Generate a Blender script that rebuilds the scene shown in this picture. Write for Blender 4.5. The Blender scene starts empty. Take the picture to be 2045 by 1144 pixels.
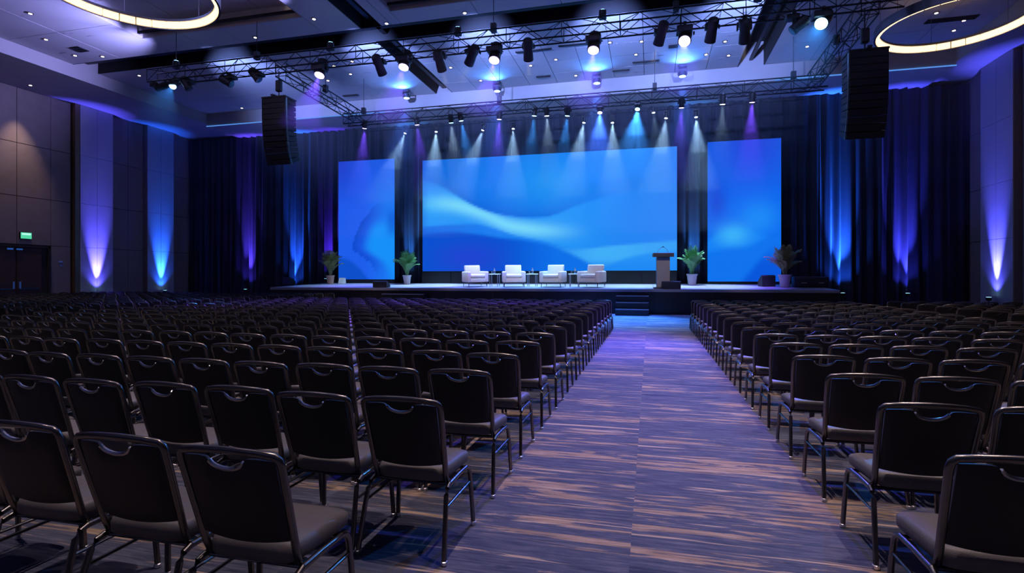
import bpy, bmesh, math, random
import numpy as np
from mathutils import Vector, Matrix, Quaternion

random.seed(7)
rng = np.random.default_rng(11)
SC = bpy.context.scene
COL = SC.collection
PI = math.pi

# ------------------------------------------------------------------ camera
FPX, CX, HY, EYE = 1090.0, 1022.5, 555.0, 1.58
YAW = math.atan((1298.0 - CX) / FPX)
cam_data = bpy.data.cameras.new('camera')
cam_data.sensor_width = 36.0
cam_data.lens = FPX / 2045.0 * 36.0
cam_data.shift_y = -(572.0 - HY) / 2045.0
cam_data.clip_end = 300
cam = bpy.data.objects.new('camera', cam_data)
COL.objects.link(cam)
cam.location = (0, 0, EYE)
cam.rotation_euler = (PI / 2, 0, YAW)
SC.camera = cam
SA, CA = math.sin(YAW), math.cos(YAW)


def ray(x, y):
    u, v = (x - CX) / FPX, (HY - y) / FPX
    return Vector((-SA + u * CA, CA + u * SA, v))


def at(x, y, Y=None, X=None, z=None):
    d = ray(x, y)
    if Y is not None:
        t = Y / d.y
    elif X is not None:
        t = X / d.x
    else:
        t = (z - EYE) / d.z
    return Vector((d.x * t, d.y * t, EYE + d.z * t))


def project(p):
    dep = -p[0] * SA + p[1] * CA
    lat = p[0] * CA + p[1] * SA
    if dep < 0.05:
        return None
    return CX + FPX * lat / dep, HY - FPX * (p[2] - EYE) / dep, dep


# ------------------------------------------------------------------ world, exposure
w = bpy.data.worlds.new('world')
SC.world = w
w.use_nodes = True
w.node_tree.nodes['Background'].inputs[0].default_value = (0.02, 0.025, 0.06, 1)
w.node_tree.nodes['Background'].inputs[1].default_value = 0.1
SC.view_settings.view_transform = 'Standard'
SC.view_settings.look = 'None'
SC.view_settings.gamma = 1.0
SC.view_settings.use_curve_mapping = False
SC.view_settings.exposure = 0.0
SC.cycles.use_denoising = True
SC.cycles.adaptive_threshold = 0.07
SC.cycles.light_sampling_threshold = 0.03
SC.cycles.max_bounces = 4
SC.cycles.diffuse_bounces = 2
SC.cycles.glossy_bounces = 2
SC.cycles.transmission_bounces = 4
SC.cycles.volume_bounces = 0
SC.cycles.transparent_max_bounces = 16
SC.cycles.sample_clamp_indirect = 3.0
SC.cycles.caustics_reflective = False
SC.cycles.caustics_refractive = False

VIOLET = (0.16, 0.06, 1.0)
BLUE = (0.03, 0.18, 1.0)
SKY = (0.04, 0.30, 1.0)
COOL = (0.45, 0.68, 1.0)
WARM = (1.0, 0.74, 0.52)


# ------------------------------------------------------------------ materials
def nodes_of(name):
    m = bpy.data.materials.new(name)
    m.use_nodes = True
    nt = m.node_tree
    b = nt.nodes['Principled BSDF']
    return m, nt, b


def mat(name, col, rough=0.6, metal=0.0, var=0.15, scale=6.0, bump=0.0, bscale=None, spec=0.5, sheen=0.0, coat=0.0):
    m, nt, b = nodes_of(name)
    N, L = nt.nodes, nt.links
    tc = N.new('ShaderNodeTexCoord')
    nz = N.new('ShaderNodeTexNoise')
    nz.inputs['Scale'].default_value = scale
    nz.inputs['Detail'].default_value = 3
    L.new(tc.outputs['Object'], nz.inputs['Vector'])
    mx = N.new('ShaderNodeMix')
    mx.data_type = 'RGBA'
    mx.inputs[6].default_value = (*[c * (1 - var) for c in col], 1)
    mx.inputs[7].default_value = (*[min(1, c * (1 + var)) for c in col], 1)
    L.new(nz.outputs['Fac'], mx.inputs[0])
    L.new(mx.outputs[2], b.inputs['Base Color'])
    b.inputs['Roughness'].default_value = rough
    b.inputs['Metallic'].default_value = metal
    b.inputs['Specular IOR Level'].default_value = spec
    b.inputs['Sheen Weight'].default_value = sheen
    b.inputs['Coat Weight'].default_value = coat
    if bump:
        n2 = N.new('ShaderNodeTexNoise')
        n2.inputs['Scale'].default_value = bscale or scale * 8
        L.new(tc.outputs['Object'], n2.inputs['Vector'])
        bp = N.new('ShaderNodeBump')
        bp.inputs['Strength'].default_value = bump
        bp.inputs['Distance'].default_value = 0.01
        L.new(n2.outputs['Fac'], bp.inputs['Height'])
        L.new(bp.outputs['Normal'], b.inputs['Normal'])
    return m


def emit(name, col, strength):
    m, nt, b = nodes_of(name)
    nt.nodes.remove(b)
    e = nt.nodes.new('ShaderNodeEmission')
    e.inputs[0].default_value = (*col, 1)
    e.inputs[1].default_value = strength
    nt.links.new(e.outputs[0], nt.nodes['Material Output'].inputs['Surface'])
    return m


M = {}
M['fabric'] = mat('charcoal_vinyl', (0.13, 0.118, 0.120), 0.50, var=0.12, scale=14, bump=0.15, bscale=180)
M['shell'] = mat('black_back_vinyl', (0.013, 0.0125, 0.014), 0.5, var=0.15, scale=9, bump=0.1, bscale=160)
M['tube'] = mat('dark_bronze_metal', (0.20, 0.18, 0.165), 0.27, metal=1.0, var=0.1)
M['grip'] = mat('polished_grip_trim', (0.42, 0.40, 0.40), 0.24, metal=1.0, var=0.08)
M['chrome'] = mat('brushed_chrome', (0.75, 0.75, 0.78), 0.30, metal=1.0, var=0.08)
M['black'] = mat('matt_black_metal', (0.012, 0.012, 0.014), 0.5, var=0.2)
M['grille'] = mat('black_speaker_grille', (0.010, 0.010, 0.012), 0.65, var=0.3, scale=60)
M['cabinet'] = mat('black_speaker_paint', (0.016, 0.016, 0.018), 0.55, var=0.2, bump=0.2, bscale=120)
M['truss'] = mat('black_truss_metal', (0.02, 0.021, 0.025), 0.35, metal=0.6, var=0.2)
M['panel'] = mat('taupe_wall_fabric', (0.27, 0.205, 0.195), 0.8, var=0.14, scale=2.5, bump=0.2, bscale=90)
M['wallback'] = mat('dark_wall_core', (0.03, 0.026, 0.028), 0.85)
M['pilaster'] = mat('pale_grey_wall_cladding', (0.50, 0.47, 0.48), 0.7, var=0.06, scale=2)
M['brass'] = mat('aged_brass_edge', (0.35, 0.24, 0.12), 0.4, metal=0.9)
M['doorwood'] = mat('dark_walnut_veneer', (0.07, 0.030, 0.018), 0.65, var=0.3, scale=3)
M['drape'] = mat('black_blue_velour', (0.012, 0.014, 0.030), 0.85, var=0.2, scale=3, sheen=0.08)
M['ceil'] = mat('offwhite_ceiling_paint', (0.52, 0.50, 0.52), 0.75, var=0.10, scale=0.9)
M['soffit'] = mat('warm_white_soffit_paint', (0.42, 0.39, 0.40), 0.8, var=0.12, scale=0.8)
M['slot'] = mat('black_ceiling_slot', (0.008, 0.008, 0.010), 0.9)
M['deck'] = mat('grey_stage_deck', (0.34, 0.33, 0.36), 0.36, var=0.14, scale=1.6, bump=0.05)
M['skirt'] = mat('gloss_black_stage_panel', (0.020, 0.019, 0.020), 0.28, var=0.3, scale=1.2, bump=0.12, bscale=3)
M['stepnose'] = mat('pale_step_edge', (0.45, 0.45, 0.5), 0.45)
M['leather'] = mat('cream_leather', (0.80, 0.74, 0.66), 0.5, var=0.05, scale=5, bump=0.06)
M['pot_white'] = mat('white_ceramic_pot', (0.70, 0.68, 0.68), 0.45, var=0.06)
M['pot_clay'] = mat('terracotta_pot', (0.55, 0.30, 0.20), 0.65, var=0.12)
M['soil'] = mat('potting_soil', (0.03, 0.02, 0.014), 0.95, bump=0.6, bscale=40)
M['leaf'] = mat('palm_green', (0.11, 0.30, 0.09), 0.5, var=0.4, scale=5)
M['leaf_olive'] = mat('palm_olive', (0.24, 0.25, 0.07), 0.5, var=0.4, scale=5)
M['podium'] = mat('grey_laminate', (0.30, 0.28, 0.28), 0.55, var=0.08)
M['podium_top'] = mat('dark_laminate', (0.07, 0.06, 0.06), 0.5, var=0.12)
M['glass'] = None
M['paper'] = mat('white_plastic', (0.7, 0.68, 0.62), 0.5)
M['case'] = mat('dark_equipment_case', (0.02, 0.022, 0.028), 0.5)
M['ring_metal'] = mat('satin_ring_metal', (0.30, 0.29, 0.31), 0.3, metal=1.0)
m, nt, b = nodes_of('clear_glass')
b.inputs['Base Color'].default_value = (0.9, 0.95, 1, 1)
b.inputs['Roughness'].default_value = 0.05
b.inputs['Transmission Weight'].default_value = 0.9
M['glass'] = m
M['ring_light'] = emit('warm_ring_diffuser', (1.0, 0.66, 0.34), 2.6)
M['down_lens'] = emit('downlight_lens', (1.0, 0.80, 0.66), 6.0)
M['exit'] = emit('green_exit_face', (0.10, 0.75, 0.42), 0.9)
M['exit_mark'] = emit('pale_exit_mark', (0.45, 1.0, 0.80), 1.1)
M['cove'] = emit('blue_cove_strip', (0.12, 0.36, 1.0), 0.9)
M['lens_violet'] = emit('violet_lamp_lens', (0.62, 0.45, 1.0), 7.0)
M['lens_blue'] = emit('blue_lamp_lens', (0.30, 0.65, 1.0), 8.0)
M['lens_white'] = emit('white_lamp_lens', (0.75, 0.88, 1.0), 10.0)

for k_ in ('down_lens', 'exit', 'exit_mark', 'cove', 'lens_violet', 'lens_blue', 'lens_white'):
    M[k_].cycles.emission_sampling = 'NONE'      # the lamps themselves light the hall

# ceiling: faint marks and stains of its own
m = M['ceil']
nt = m.node_tree
N, L = nt.nodes, nt.links
b = N['Principled BSDF']
tc = N.new('ShaderNodeTexCoord')
geo = N.new('ShaderNodeNewGeometry')
mp = N.new('ShaderNodeMapping')
mp.inputs['Scale'].default_value = (0.55, 2.6, 1)
L.new(geo.outputs['Position'], mp.inputs['Vector'])
nz = N.new('ShaderNodeTexNoise')
nz.inputs['Scale'].default_value = 0.9
nz.inputs['Detail'].default_value = 5
nz.inputs['Roughness'].default_value = 0.72
L.new(mp.outputs[0], nz.inputs['Vector'])
rp = N.new('ShaderNodeValToRGB')
rp.color_ramp.elements[0].position = 0.28
rp.color_ramp.elements[0].color = (0.10, 0.095, 0.10, 1)
rp.color_ramp.elements[1].position = 0.36
rp.color_ramp.elements[1].color = (0.52, 0.50, 0.52, 1)
L.new(nz.outputs['Fac'], rp.inputs['Fac'])
L.new(rp.outputs['Color'], b.inputs['Base Color'])

# carpet: navy-slate field with drawn-out tan streaks, laid in strips with their own offset
m, nt, b = nodes_of('streaked_carpet')
M['carpet'] = m
N, L = nt.nodes, nt.links
geo = N.new('ShaderNodeNewGeometry')
sep = N.new('ShaderNodeSeparateXYZ')
L.new(geo.outputs['Position'], sep.inputs[0])


def mth(op, a, bb=None, c=None):
    n = N.new('ShaderNodeMath')
    n.operation = op
    for i, v in enumerate((a, bb, c)):
        if v is None:
            continue
        if isinstance(v, (int, float)):
            n.inputs[i].default_value = v
        else:
            L.new(v, n.inputs[i])
    return n.outputs[0]


strip = mth('FLOOR', mth('DIVIDE', mth('ADD', sep.outputs[0], 0.11), 1.83))
off = mth('MULTIPLY', strip, 7.31)
cmb = N.new('ShaderNodeCombineXYZ')
L.new(mth('MULTIPLY', sep.outputs[0], 0.42), cmb.inputs[0])
L.new(mth('ADD', mth('MULTIPLY', sep.outputs[1], 4.6), off), cmb.inputs[1])
L.new(off, cmb.inputs[2])


def noise(vec, scale, detail, rough=0.55, dist=0.0):
    n = N.new('ShaderNodeTexNoise')
    n.inputs['Scale'].default_value = scale
    n.inputs['Detail'].default_value = detail
    n.inputs['Roughness'].default_value = rough
    n.inputs['Distortion'].default_value = dist
    L.new(vec, n.inputs['Vector'])
    return n.outputs['Fac']


def ramp(fac, stops):
    r = N.new('ShaderNodeValToRGB')
    els = r.color_ramp.elements
    while len(els) < len(stops):
        els.new(0.5)
    for e, (p, c) in zip(els, stops):
        e.position = p
        e.color = (*c, 1)
    L.new(fac, r.inputs['Fac'])
    return r.outputs['Color']


def mixc(f, a, bb, blend='MIX'):
    n = N.new('ShaderNodeMix')
    n.data_type = 'RGBA'
    n.blend_type = blend
    for sock, v in ((n.inputs[0], f), (n.inputs[6], a), (n.inputs[7], bb)):
        if isinstance(v, (int, float)):
            sock.default_value = v
        elif isinstance(v, tuple):
            sock.default_value = (*v, 1)
        else:
            L.new(v, sock)
    return n.outputs[2]


n_big = noise(cmb.outputs[0], 0.42, 2, 0.5, 0.2)
cmb3 = N.new('ShaderNodeCombineXYZ')
L.new(mth('MULTIPLY', sep.outputs[0], 0.62), cmb3.inputs[0])
L.new(mth('ADD', mth('MULTIPLY', sep.outputs[1], 7.5), off), cmb3.inputs[1])
n_str = noise(cmb3.outputs[0], 1.2, 6, 0.66, 1.3)
cmb2 = N.new('ShaderNodeCombineXYZ')
L.new(mth('MULTIPLY', sep.outputs[0], 2.2), cmb2.inputs[0])
L.new(mth('ADD', mth('MULTIPLY', sep.outputs[1], 24.0), off), cmb2.inputs[1])
n_fine = noise(cmb2.outputs[0], 1.6, 5, 0.65)
base = ramp(n_fine, [(0.3, (0.040, 0.048, 0.086)), (0.5, (0.086, 0.094, 0.148)), (0.72, (0.165, 0.16, 0.20))])
streak = mth('ADD', mth('MULTIPLY', n_str, 0.74), mth('MULTIPLY', n_big, 0.44))
f1 = ramp(streak, [(0.632, (0, 0, 0)), (0.66, (.8, .8, .8)), (0.74, (1, 1, 1))])
tan = ramp(n_fine, [(0.3, (0.20, 0.135, 0.095)), (0.55, (0.42, 0.29, 0.20)), (0.75, (0.56, 0.42, 0.32))])
c1 = mixc(f1, base, tan)
cmb4 = N.new('ShaderNodeCombineXYZ')
L.new(mth('MULTIPLY', sep.outputs[0], 0.55), cmb4.inputs[0])
L.new(mth('ADD', mth('MULTIPLY', sep.outputs[1], 13.0), off), cmb4.inputs[1])
n_line = noise(cmb4.outputs[0], 1.1, 3, 0.55, 0.9)
f3 = ramp(n_line, [(0.635, (0, 0, 0)), (0.665, (.9, .9, .9)), (0.72, (1, 1, 1))])
c1 = mixc(f3, c1, (0.50, 0.37, 0.27))
f2 = ramp(streak, [(0.43, (1, 1, 1)), (0.50, (0, 0, 0))])
c2 = mixc(mth('MULTIPLY', f2, 0.75), c1, (0.020, 0.030, 0.068))
L.new(c2, b.inputs['Base Color'])
b.inputs['Roughness'].default_value = 0.92
b.inputs['Specular IOR Level'].default_value = 0.15
bp = N.new('ShaderNodeBump')
bp.inputs['Strength'].default_value = 0.35
bp.inputs['Distance'].default_value = 0.006
pile = N.new('ShaderNodeTexNoise')
pile.inputs['Scale'].default_value = 140
L.new(geo.outputs['Position'], pile.inputs['Vector'])
L.new(pile.outputs['Fac'], bp.inputs['Height'])
L.new(bp.outputs['Normal'], b.inputs['Normal'])


# ------------------------------------------------------------------ mesh helpers
class MB:
    def __init__(self):
        self.v, self.f = [], []

    def add(self, vs, fs):
        o = len(self.v)
        self.v += [tuple(p) for p in vs]
        self.f += [tuple(i + o for i in f) for f in fs]
        return self

    def box(self, x0, x1, y0, y1, z0, z1):
        return self.add([(x0, y0, z0), (x1, y0, z0), (x1, y1, z0), (x0, y1, z0), (x0, y0, z1), (x1, y0, z1), (x1, y1, z1), (x0, y1, z1)],
                        [(0, 3, 2, 1), (4, 5, 6, 7), (0, 1, 5, 4), (1, 2, 6, 5), (2, 3, 7, 6), (3, 0, 4, 7)])

    def rbox(self, x0, x1, y0, y1, z0, z1, r=0.02, seg=2):
        bm = bmesh.new()
        bmesh.ops.create_cube(bm, size=1)
        for v in bm.verts:
            v.co = Vector((x0 + (v.co.x + .5) * (x1 - x0), y0 + (v.co.y + .5) * (y1 - y0), z0 + (v.co.z + .5) * (z1 - z0)))
        bmesh.ops.bevel(bm, geom=bm.edges[:], offset=r, segments=seg, profile=0.5, affect='EDGES')
        bm.verts.index_update()
        self.add([v.co[:] for v in bm.verts], [[v.index for v in f.verts] for f in bm.faces])
        bm.free()
        return self

    def tube(self, pts, r, n=8, flat=1.0, cap=True, up=None):
        pts = [Vector(p) for p in pts]
        rings = []
        ref = up
        for i, p in enumerate(pts):
            t = (pts[min(i + 1, len(pts) - 1)] - pts[max(i - 1, 0)]).normalized()
            rr = r[i] if isinstance(r, (list, tuple)) else r
            a = Vector(ref) if ref is not None else (Vector((0, 0, 1)) if abs(t.z) < 0.9 else Vector((0, 1, 0)))
            if abs(a.normalized().dot(t)) > 0.98:
                a = Vector((1, 0, 0)) if abs(t.x) < 0.9 else Vector((0, 1, 0))
            s = t.cross(a).normalized()
            q = s.cross(t).normalized()
            rings.append([p + s * (rr * math.cos(2 * PI * k / n)) + q * (rr * flat * math.sin(2 * PI * k / n)) for k in range(n)])
        vs = [c for g in rings for c in g]
        fs = []
        for i in range(len(pts) - 1):
            for k in range(n):
                a, b2 = i * n + k, i * n + (k + 1) % n
                fs.append((a, a + n, b2 + n, b2))
        if cap:
            fs.append(tuple(range(n)))
            fs.append(tuple(reversed(range((len(pts) - 1) * n, len(pts) * n))))
        return self.add(vs, fs)

    def lathe(self, prof, n=20, c=(0, 0, 0), axis=None):
        q = Vector((0, 0, 1)).rotation_difference(Vector(axis)) if axis is not None else None
        vs, fs = [], []
        for r, z in prof:
            for k in range(n):
                p = Vector((r * math.cos(2 * PI * k / n), r * math.sin(2 * PI * k / n), z))
                if q is not None:
                    p = q @ p
                vs.append(p + Vector(c))
        for i in range(len(prof) - 1):
            for k in range(n):
                a, b2 = i * n + k, i * n + (k + 1) % n
                fs.append((a, b2, b2 + n, a + n))
        fs.append(tuple(reversed(range(n))))
        fs.append(tuple(range((len(prof) - 1) * n, len(prof) * n)))
        return self.add(vs, fs)

    def prism(self, poly, x0, x1):          # poly of (y, z), drawn out along x
        n = len(poly)
        vs = [(x0, y, z) for y, z in poly] + [(x1, y, z) for y, z in poly]
        fs = [tuple(range(n)), tuple(reversed(range(n, 2 * n)))]
        fs += [(i, i + n, (i + 1) % n + n, (i + 1) % n) for i in range(n)]
        return self.add(vs, fs)

    def mesh(self, name, m, smooth=False, angle=None):
        me = bpy.data.meshes.new(name)
        me.from_pydata(self.v, [], self.f)
        bm = bmesh.new()
        bm.from_mesh(me)
        bmesh.ops.recalc_face_normals(bm, faces=bm.faces[:])
        if smooth:
            lim = math.radians(angle or 40)
            for f in bm.faces:
                f.smooth = True
            for e in bm.edges:
                if len(e.link_faces) == 2 and e.calc_face_angle(0) > lim:
                    e.smooth = False
        bm.to_mesh(me)
        bm.free()
        me.materials.append(m)
        return me

    def build(self, name, m, parent=None, smooth=False, angle=None, loc=None):
        return put(name, self.mesh(name, m, smooth, angle), parent, loc)


def put(name, me, parent=None, loc=None, rot=None):
    o = bpy.data.objects.new(name, me)
    COL.objects.link(o)
    if parent is not None:
        o.parent = parent
    if loc is not None:
        o.location = loc
    if rot is not None:
        o.rotation_euler = rot
    return o


def tag(o, label=None, cat=None, group=None, kind=None):
    if label:
        o['label'] = label
    if cat:
        o['category'] = cat
    if group:
        o['group'] = group
    if kind:
        o['kind'] = kind
    return o


def thing(name, loc, label, cat, group=None, rz=0.0):
    o = bpy.data.objects.new(name, None)
    o.empty_display_size = 0.1
    COL.objects.link(o)
    o.location = loc
    o.rotation_euler = (0, 0, rz)
    return tag(o, label, cat, group)


def copy_tree(o, parent=None):
    c = o.copy()
    COL.objects.link(c)
    if parent is not None:
        c.parent = parent
    for ch in o.children:
        copy_tree(ch, c)
    return c


def spot(name, loc, aim, col, power, size, blend=0.6, radius=0.06, parent=None):
    d = bpy.data.lights.new(name, 'SPOT')
    d.color = col
    d.energy = power
    d.spot_size = math.radians(size)
    d.spot_blend = blend
    d.shadow_soft_size = radius
    o = bpy.data.objects.new(name, d)
    COL.objects.link(o)
    o.location = loc
    o.rotation_euler = Vector(aim).to_track_quat('-Z', 'Y').to_euler()
    if parent is not None:
        o.parent = parent
    return o


ORD = ['first', 'second', 'third', 'fourth', 'fifth', 'sixth', 'seventh', 'eighth', 'ninth', 'tenth', 'eleventh', 'twelfth', 'thirteenth',
       'fourteenth', 'fifteenth', 'sixteenth', 'seventeenth', 'eighteenth', 'nineteenth', 'twentieth', 'twenty-first', 'twenty-second', 'twenty-third', 'twenty-fourth', 'twenty-fifth']

# ------------------------------------------------------------------ room shell
XL, XR, YB, YF = -30.0, 14.6, 30.6, -9.0
ZC, ZS = 11.5, 10.9
fl = MB().box(XL - .3, XR + .3, YF - .3, YB + .3, -0.2, 0.0).build('floor', M['carpet'])
tag(fl, 'navy carpet with long drawn-out tan streaks', kind='structure')
wl = MB().box(XL - .3, XL, YF, YB, 0, 12.6).build('wall_left', M['wallback'])
wr = MB().box(XR, XR + .3, YF, YB, 0, 12.6).build('wall_right', M['wallback'])
wb = MB().box(XL - .3, XR + .3, YB, YB + .3, 0, 12.6).build('wall_back', M['wallback'])
wf = MB().box(XL - .3, XR + .3, YF - .3, YF, 0, 12.6).build('wall_front', M['panel'])
for o_ in (wl, wr, wb, wf):
    o_['kind'] = 'structure'

# ceiling: dark plenum lid, panels below it with open slots and trays between
ce = MB().box(XL - .3, XR + .3, YF - .3, YB + .3, 12.6, 12.8).build('ceiling', M['slot'])
ce['kind'] = 'structure'
SX0, SX1, SY1 = -26.0, 12.8, 27.5                 # inner edges of the perimeter soffit
sl_y = (19.6, 20.8)                               # slot parallel with the stage
bays_x = [(SX0, -11.15), (-10.25, 4.0), (5.15, SX1)]


def panels(x0, x1, y0, y1, nx, ny, z=ZC, th=0.06, g=0.012):
    dx, dy = (x1 - x0) / nx, (y1 - y0) / ny
    me = MB().box(g, dx - g, g, dy - g, 0, th).mesh('ceiling_panel', M['ceil'])
    for i in range(nx):
        for j in range(ny):
            put('ceiling_panel', me, ce, (x0 + i * dx, y0 + j * dy, z + random.uniform(0, .004)))


def tray(x0, x1, y0, y1, hx0, hx1, hy0, hy1, dep=0.55):
    """a bay with a raised tray: rim panels, tray sides and a raised field"""
    panels(x0, hx0, y0, y1, 2, 5)
    panels(hx1, x1, y0, y1, 1, 5)
    panels(hx0, hx1, hy1, y1, 4, 1)
    panels(hx0, hx1, y0, hy0, 2, 1)
    MB().box(hx0, hx1, hy1 - .03, hy1, ZC, ZC + dep).box(hx0, hx1, hy0, hy0 + .03, ZC, ZC + dep).box(hx0, hx0 + .03, hy0, hy1, ZC, ZC + dep) \
        .box(hx1 - .03, hx1, hy0, hy1, ZC, ZC + dep).build('tray_reveal', M['soffit'], ce)
    MB().box(hx0 - .2, hx1 + .2, hy1 - .28, hy1 - .2, ZC + .10, ZC + .2).build('tray_dark_rail', M['slot'], ce)  # black bar just inside the far side of the tray
    panels(hx0, hx1, hy0, hy1, 4, 5, ZC + dep)


panels(SX0, SX1, YF, 6.0, 4, 2)
tray(bays_x[0][0], bays_x[0][1], 6.0, sl_y[0], -20.4, -12.8, 8.0, 18.2)
tray(bays_x[1][0], bays_x[1][1], 6.0, sl_y[0], -9.4, 3.2, 8.0, 18.6)
panels(bays_x[2][0], bays_x[2][1], 6.0, sl_y[0], 3, 5)
panels(bays_x[0][0], bays_x[0][1], sl_y[1], SY1, 5, 3)
panels(bays_x[1][0], bays_x[1][1], sl_y[1], SY1, 10, 5)
panels(bays_x[2][0], bays_x[2][1], sl_y[1], SY1, 4, 3)
# slot side boards
sb = MB()
for y in sl_y:
    sb.box(SX0, SX1, y - .02, y + .02, ZC, 12.6)
for x in (-11.15, -10.25, 4.0, 5.15):
    sb.box(x - .02, x + .02, 6.0, sl_y[0], ZC, 12.6)
    sb.box(x - .02, x + .02, sl_y[1], SY1, ZC, 12.6)
sb.build('slot_reveal', M['slot'], ce)
for k, (x0, x1, y0, y1) in enumerate([(SX0, SX1, 20.1, 20.3), (-10.8, -10.6, 6, SY1), (4.5, 4.65, 6, SY1)]):
    MB().box(x0, x1, y0, y1, ZC + .25, ZC + .33).build('rigging_track', M['truss'], ce)
# perimeter soffits
for nm, a in (('trim_1', (XL, SX0, YF, YB)), ('trim_2', (SX1, XR, YF, YB)), ('trim_3', (SX0, SX1, SY1, YB))):
    t_ = MB().box(a[0], a[1], a[2], a[3], ZS if nm != 'trim_3' else 10.72, 12.6).build(nm, M['soffit'])
    t_['kind'] = 'structure'
    t_['label'] = {'trim_1': 'deep ceiling soffit over the panelled side wall with doors', 'trim_2': 'ceiling soffit over the side wall nearest the podium', 'trim_3': 'ceiling soffit above the dark stage drapes'}[nm]
for x0, x1, lab in ((SX0, -14.2, 'thin blue light strip along soffit above the drapes, armchair side'), (5.6, SX1, 'thin blue light strip along soffit above the drapes, podium side')):
    tag(MB().box(x0, x1, SY1 - .05, SY1, 10.72, 10.76).build('cove_light_strip', M['cove']), lab, 'light strip', 'blue soffit strips')

# side walls: panels, pilasters, door
rows = [(0.14, 3.22), (3.25, 5.58), (5.61, 8.18), (8.21, 10.88)]


def wall_panel(parent, X, sgn, y0, y1, z0, z1, m, th=0.05, name='wall_panel'):
    xa, xb = (X, X + sgn * th) if sgn > 0 else (X + sgn * th, X)
    g = 0.012
    MB().box(xa, xb, y0 + g, y1 - g, z0, z1).build(name, m, parent)


def wall_base(name, X, sgn, y0, y1):
    o = MB().box(min(X, X + sgn * .07), max(X, X + sgn * .07), y0, y1, 0, 0.13).build(name, M['wallback'])
    o['kind'] = 'structure'


def pilaster(parent, X, sgn, y0, y1):
    d = 0.32
    MB().box(min(X, X + sgn * (d - .03)), max(X, X + sgn * (d - .03)), y0, y1, 0, ZS).build('pilaster_core', M['panel'], parent)
    ym = (y0 + y1) / 2
    for a, c in ((y0, ym), (ym, y1)):
        for z0, z1 in rows:
            xa = X + sgn * (d - .03)
            MB().box(min(xa, xa + sgn * .03), max(xa, xa + sgn * .03), a + .008, c - .008, z0 - .01 if z0 > .2 else 0.0, z1 + .005).build('pilaster_panel', M['pilaster'], parent)


# left wall
for y0, y1 in ((YF, 0), (0, 9), (9, 15.6), (15.6, 18.2), (21.45, 22.45), (24.65, 25.75), (25.75, 26.75), (28.75, 30.5)):
    for z0, z1 in rows:
        wall_panel(wl, XL, 1, y0, y1, z0, z1, M['panel'])
for y0, y1 in ((18.2, 19.9), (19.9, 21.45)):
    for z0, z1 in rows[1:]:
        wall_panel(wl, XL, 1, y0, y1, z0, z1, M['panel'])
pilaster(wl, XL, 1, 22.75, 24.6)
pilaster(wl, XL, 1, 26.8, 28.7)
MB().box(XL, XL + .30, 22.5, 22.72, 0, ZS).build('brass_edge', M['brass'], wl)
wall_base('baseboard_left', XL, 1, 21.45, 22.45)
# double door
d1 = MB().box(XL, XL + .12, 18.2, 18.32, 0, 3.2).box(XL, XL + .12, 21.3, 21.42, 0, 3.2).box(XL, XL + .12, 18.2, 21.42, 3.1, 3.2).build('door_1', M['wallback'])
d1['kind'] = 'structure'
d1['label'] = 'dark wooden double door under green exit sign'
for y0, y1, hy in ((18.33, 19.85, 19.72), (19.88, 21.0, 20.0)):
    lf = MB().rbox(XL + .01, XL + .08, y0, y1, 0.01, 3.09, .01, 1).build('door_leaf', M['doorwood'], d1)
    MB().box(XL + .08, XL + .11, y0 + .1, y1 - .1, 1.02, 1.08).build('push_bar', M['tube'], lf)
    MB().rbox(XL + .08, XL + .13, hy - .045, hy + .045, 1.05, 1.4, .01, 1).build('door_handle', M['chrome'], lf)
    MB().box(XL + .08, XL + .14, hy - .3, hy + .1, 2.95, 3.02).build('door_closer', M['chrome'], lf)
es = thing('exit_sign', (XL + .05, 20.25, 3.5), 'small glowing green exit sign above the wooden double door', 'exit sign')
MB().rbox(0, .09, -.26, .26, 0, .34, .01, 1).build('housing', M['black'], es)
MB().box(.09, .1, -.24, .24, .02, .32).build('lit_face', M['exit'], es)
MB().box(.1, .103, -.2, .2, .2, .29).build('pale_band', M['exit_mark'], es)
sw = thing('light_switch', (XL + .05, 21.95, 2.25), 'small metal switch plates on taupe wall panel beside the door', 'light switch')
MB().rbox(0, .02, -.13, .10, .14, .22, .006, 1).build('plate', M['chrome'], sw)
MB().rbox(0, .02, -.06, .06, -.06, .02, .006, 1).build('button_plate', M['chrome'], sw)

# right wall
for y0, y1 in ((YF, 2), (2, 12), (12, 20), (20, 23.4), (23.4, 26.35), (28.8, 30.5)):
    for z0, z1 in rows:
        wall_panel(wr, XR, -1, y0, y1, z0, z1, M['panel'])
pilaster(wr, XR, -1, 26.45, 28.7)
wall_base('baseboard_right', XR, -1, 20, 26.3)

# ------------------------------------------------------------------ stage
ST_X0, ST_X1, ST_Y0, ST_Y1 = -19.2, 7.4, 24.5, 29.75


def dz(y):
    return 1.09 + (y - ST_Y0) * 0.036


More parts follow.
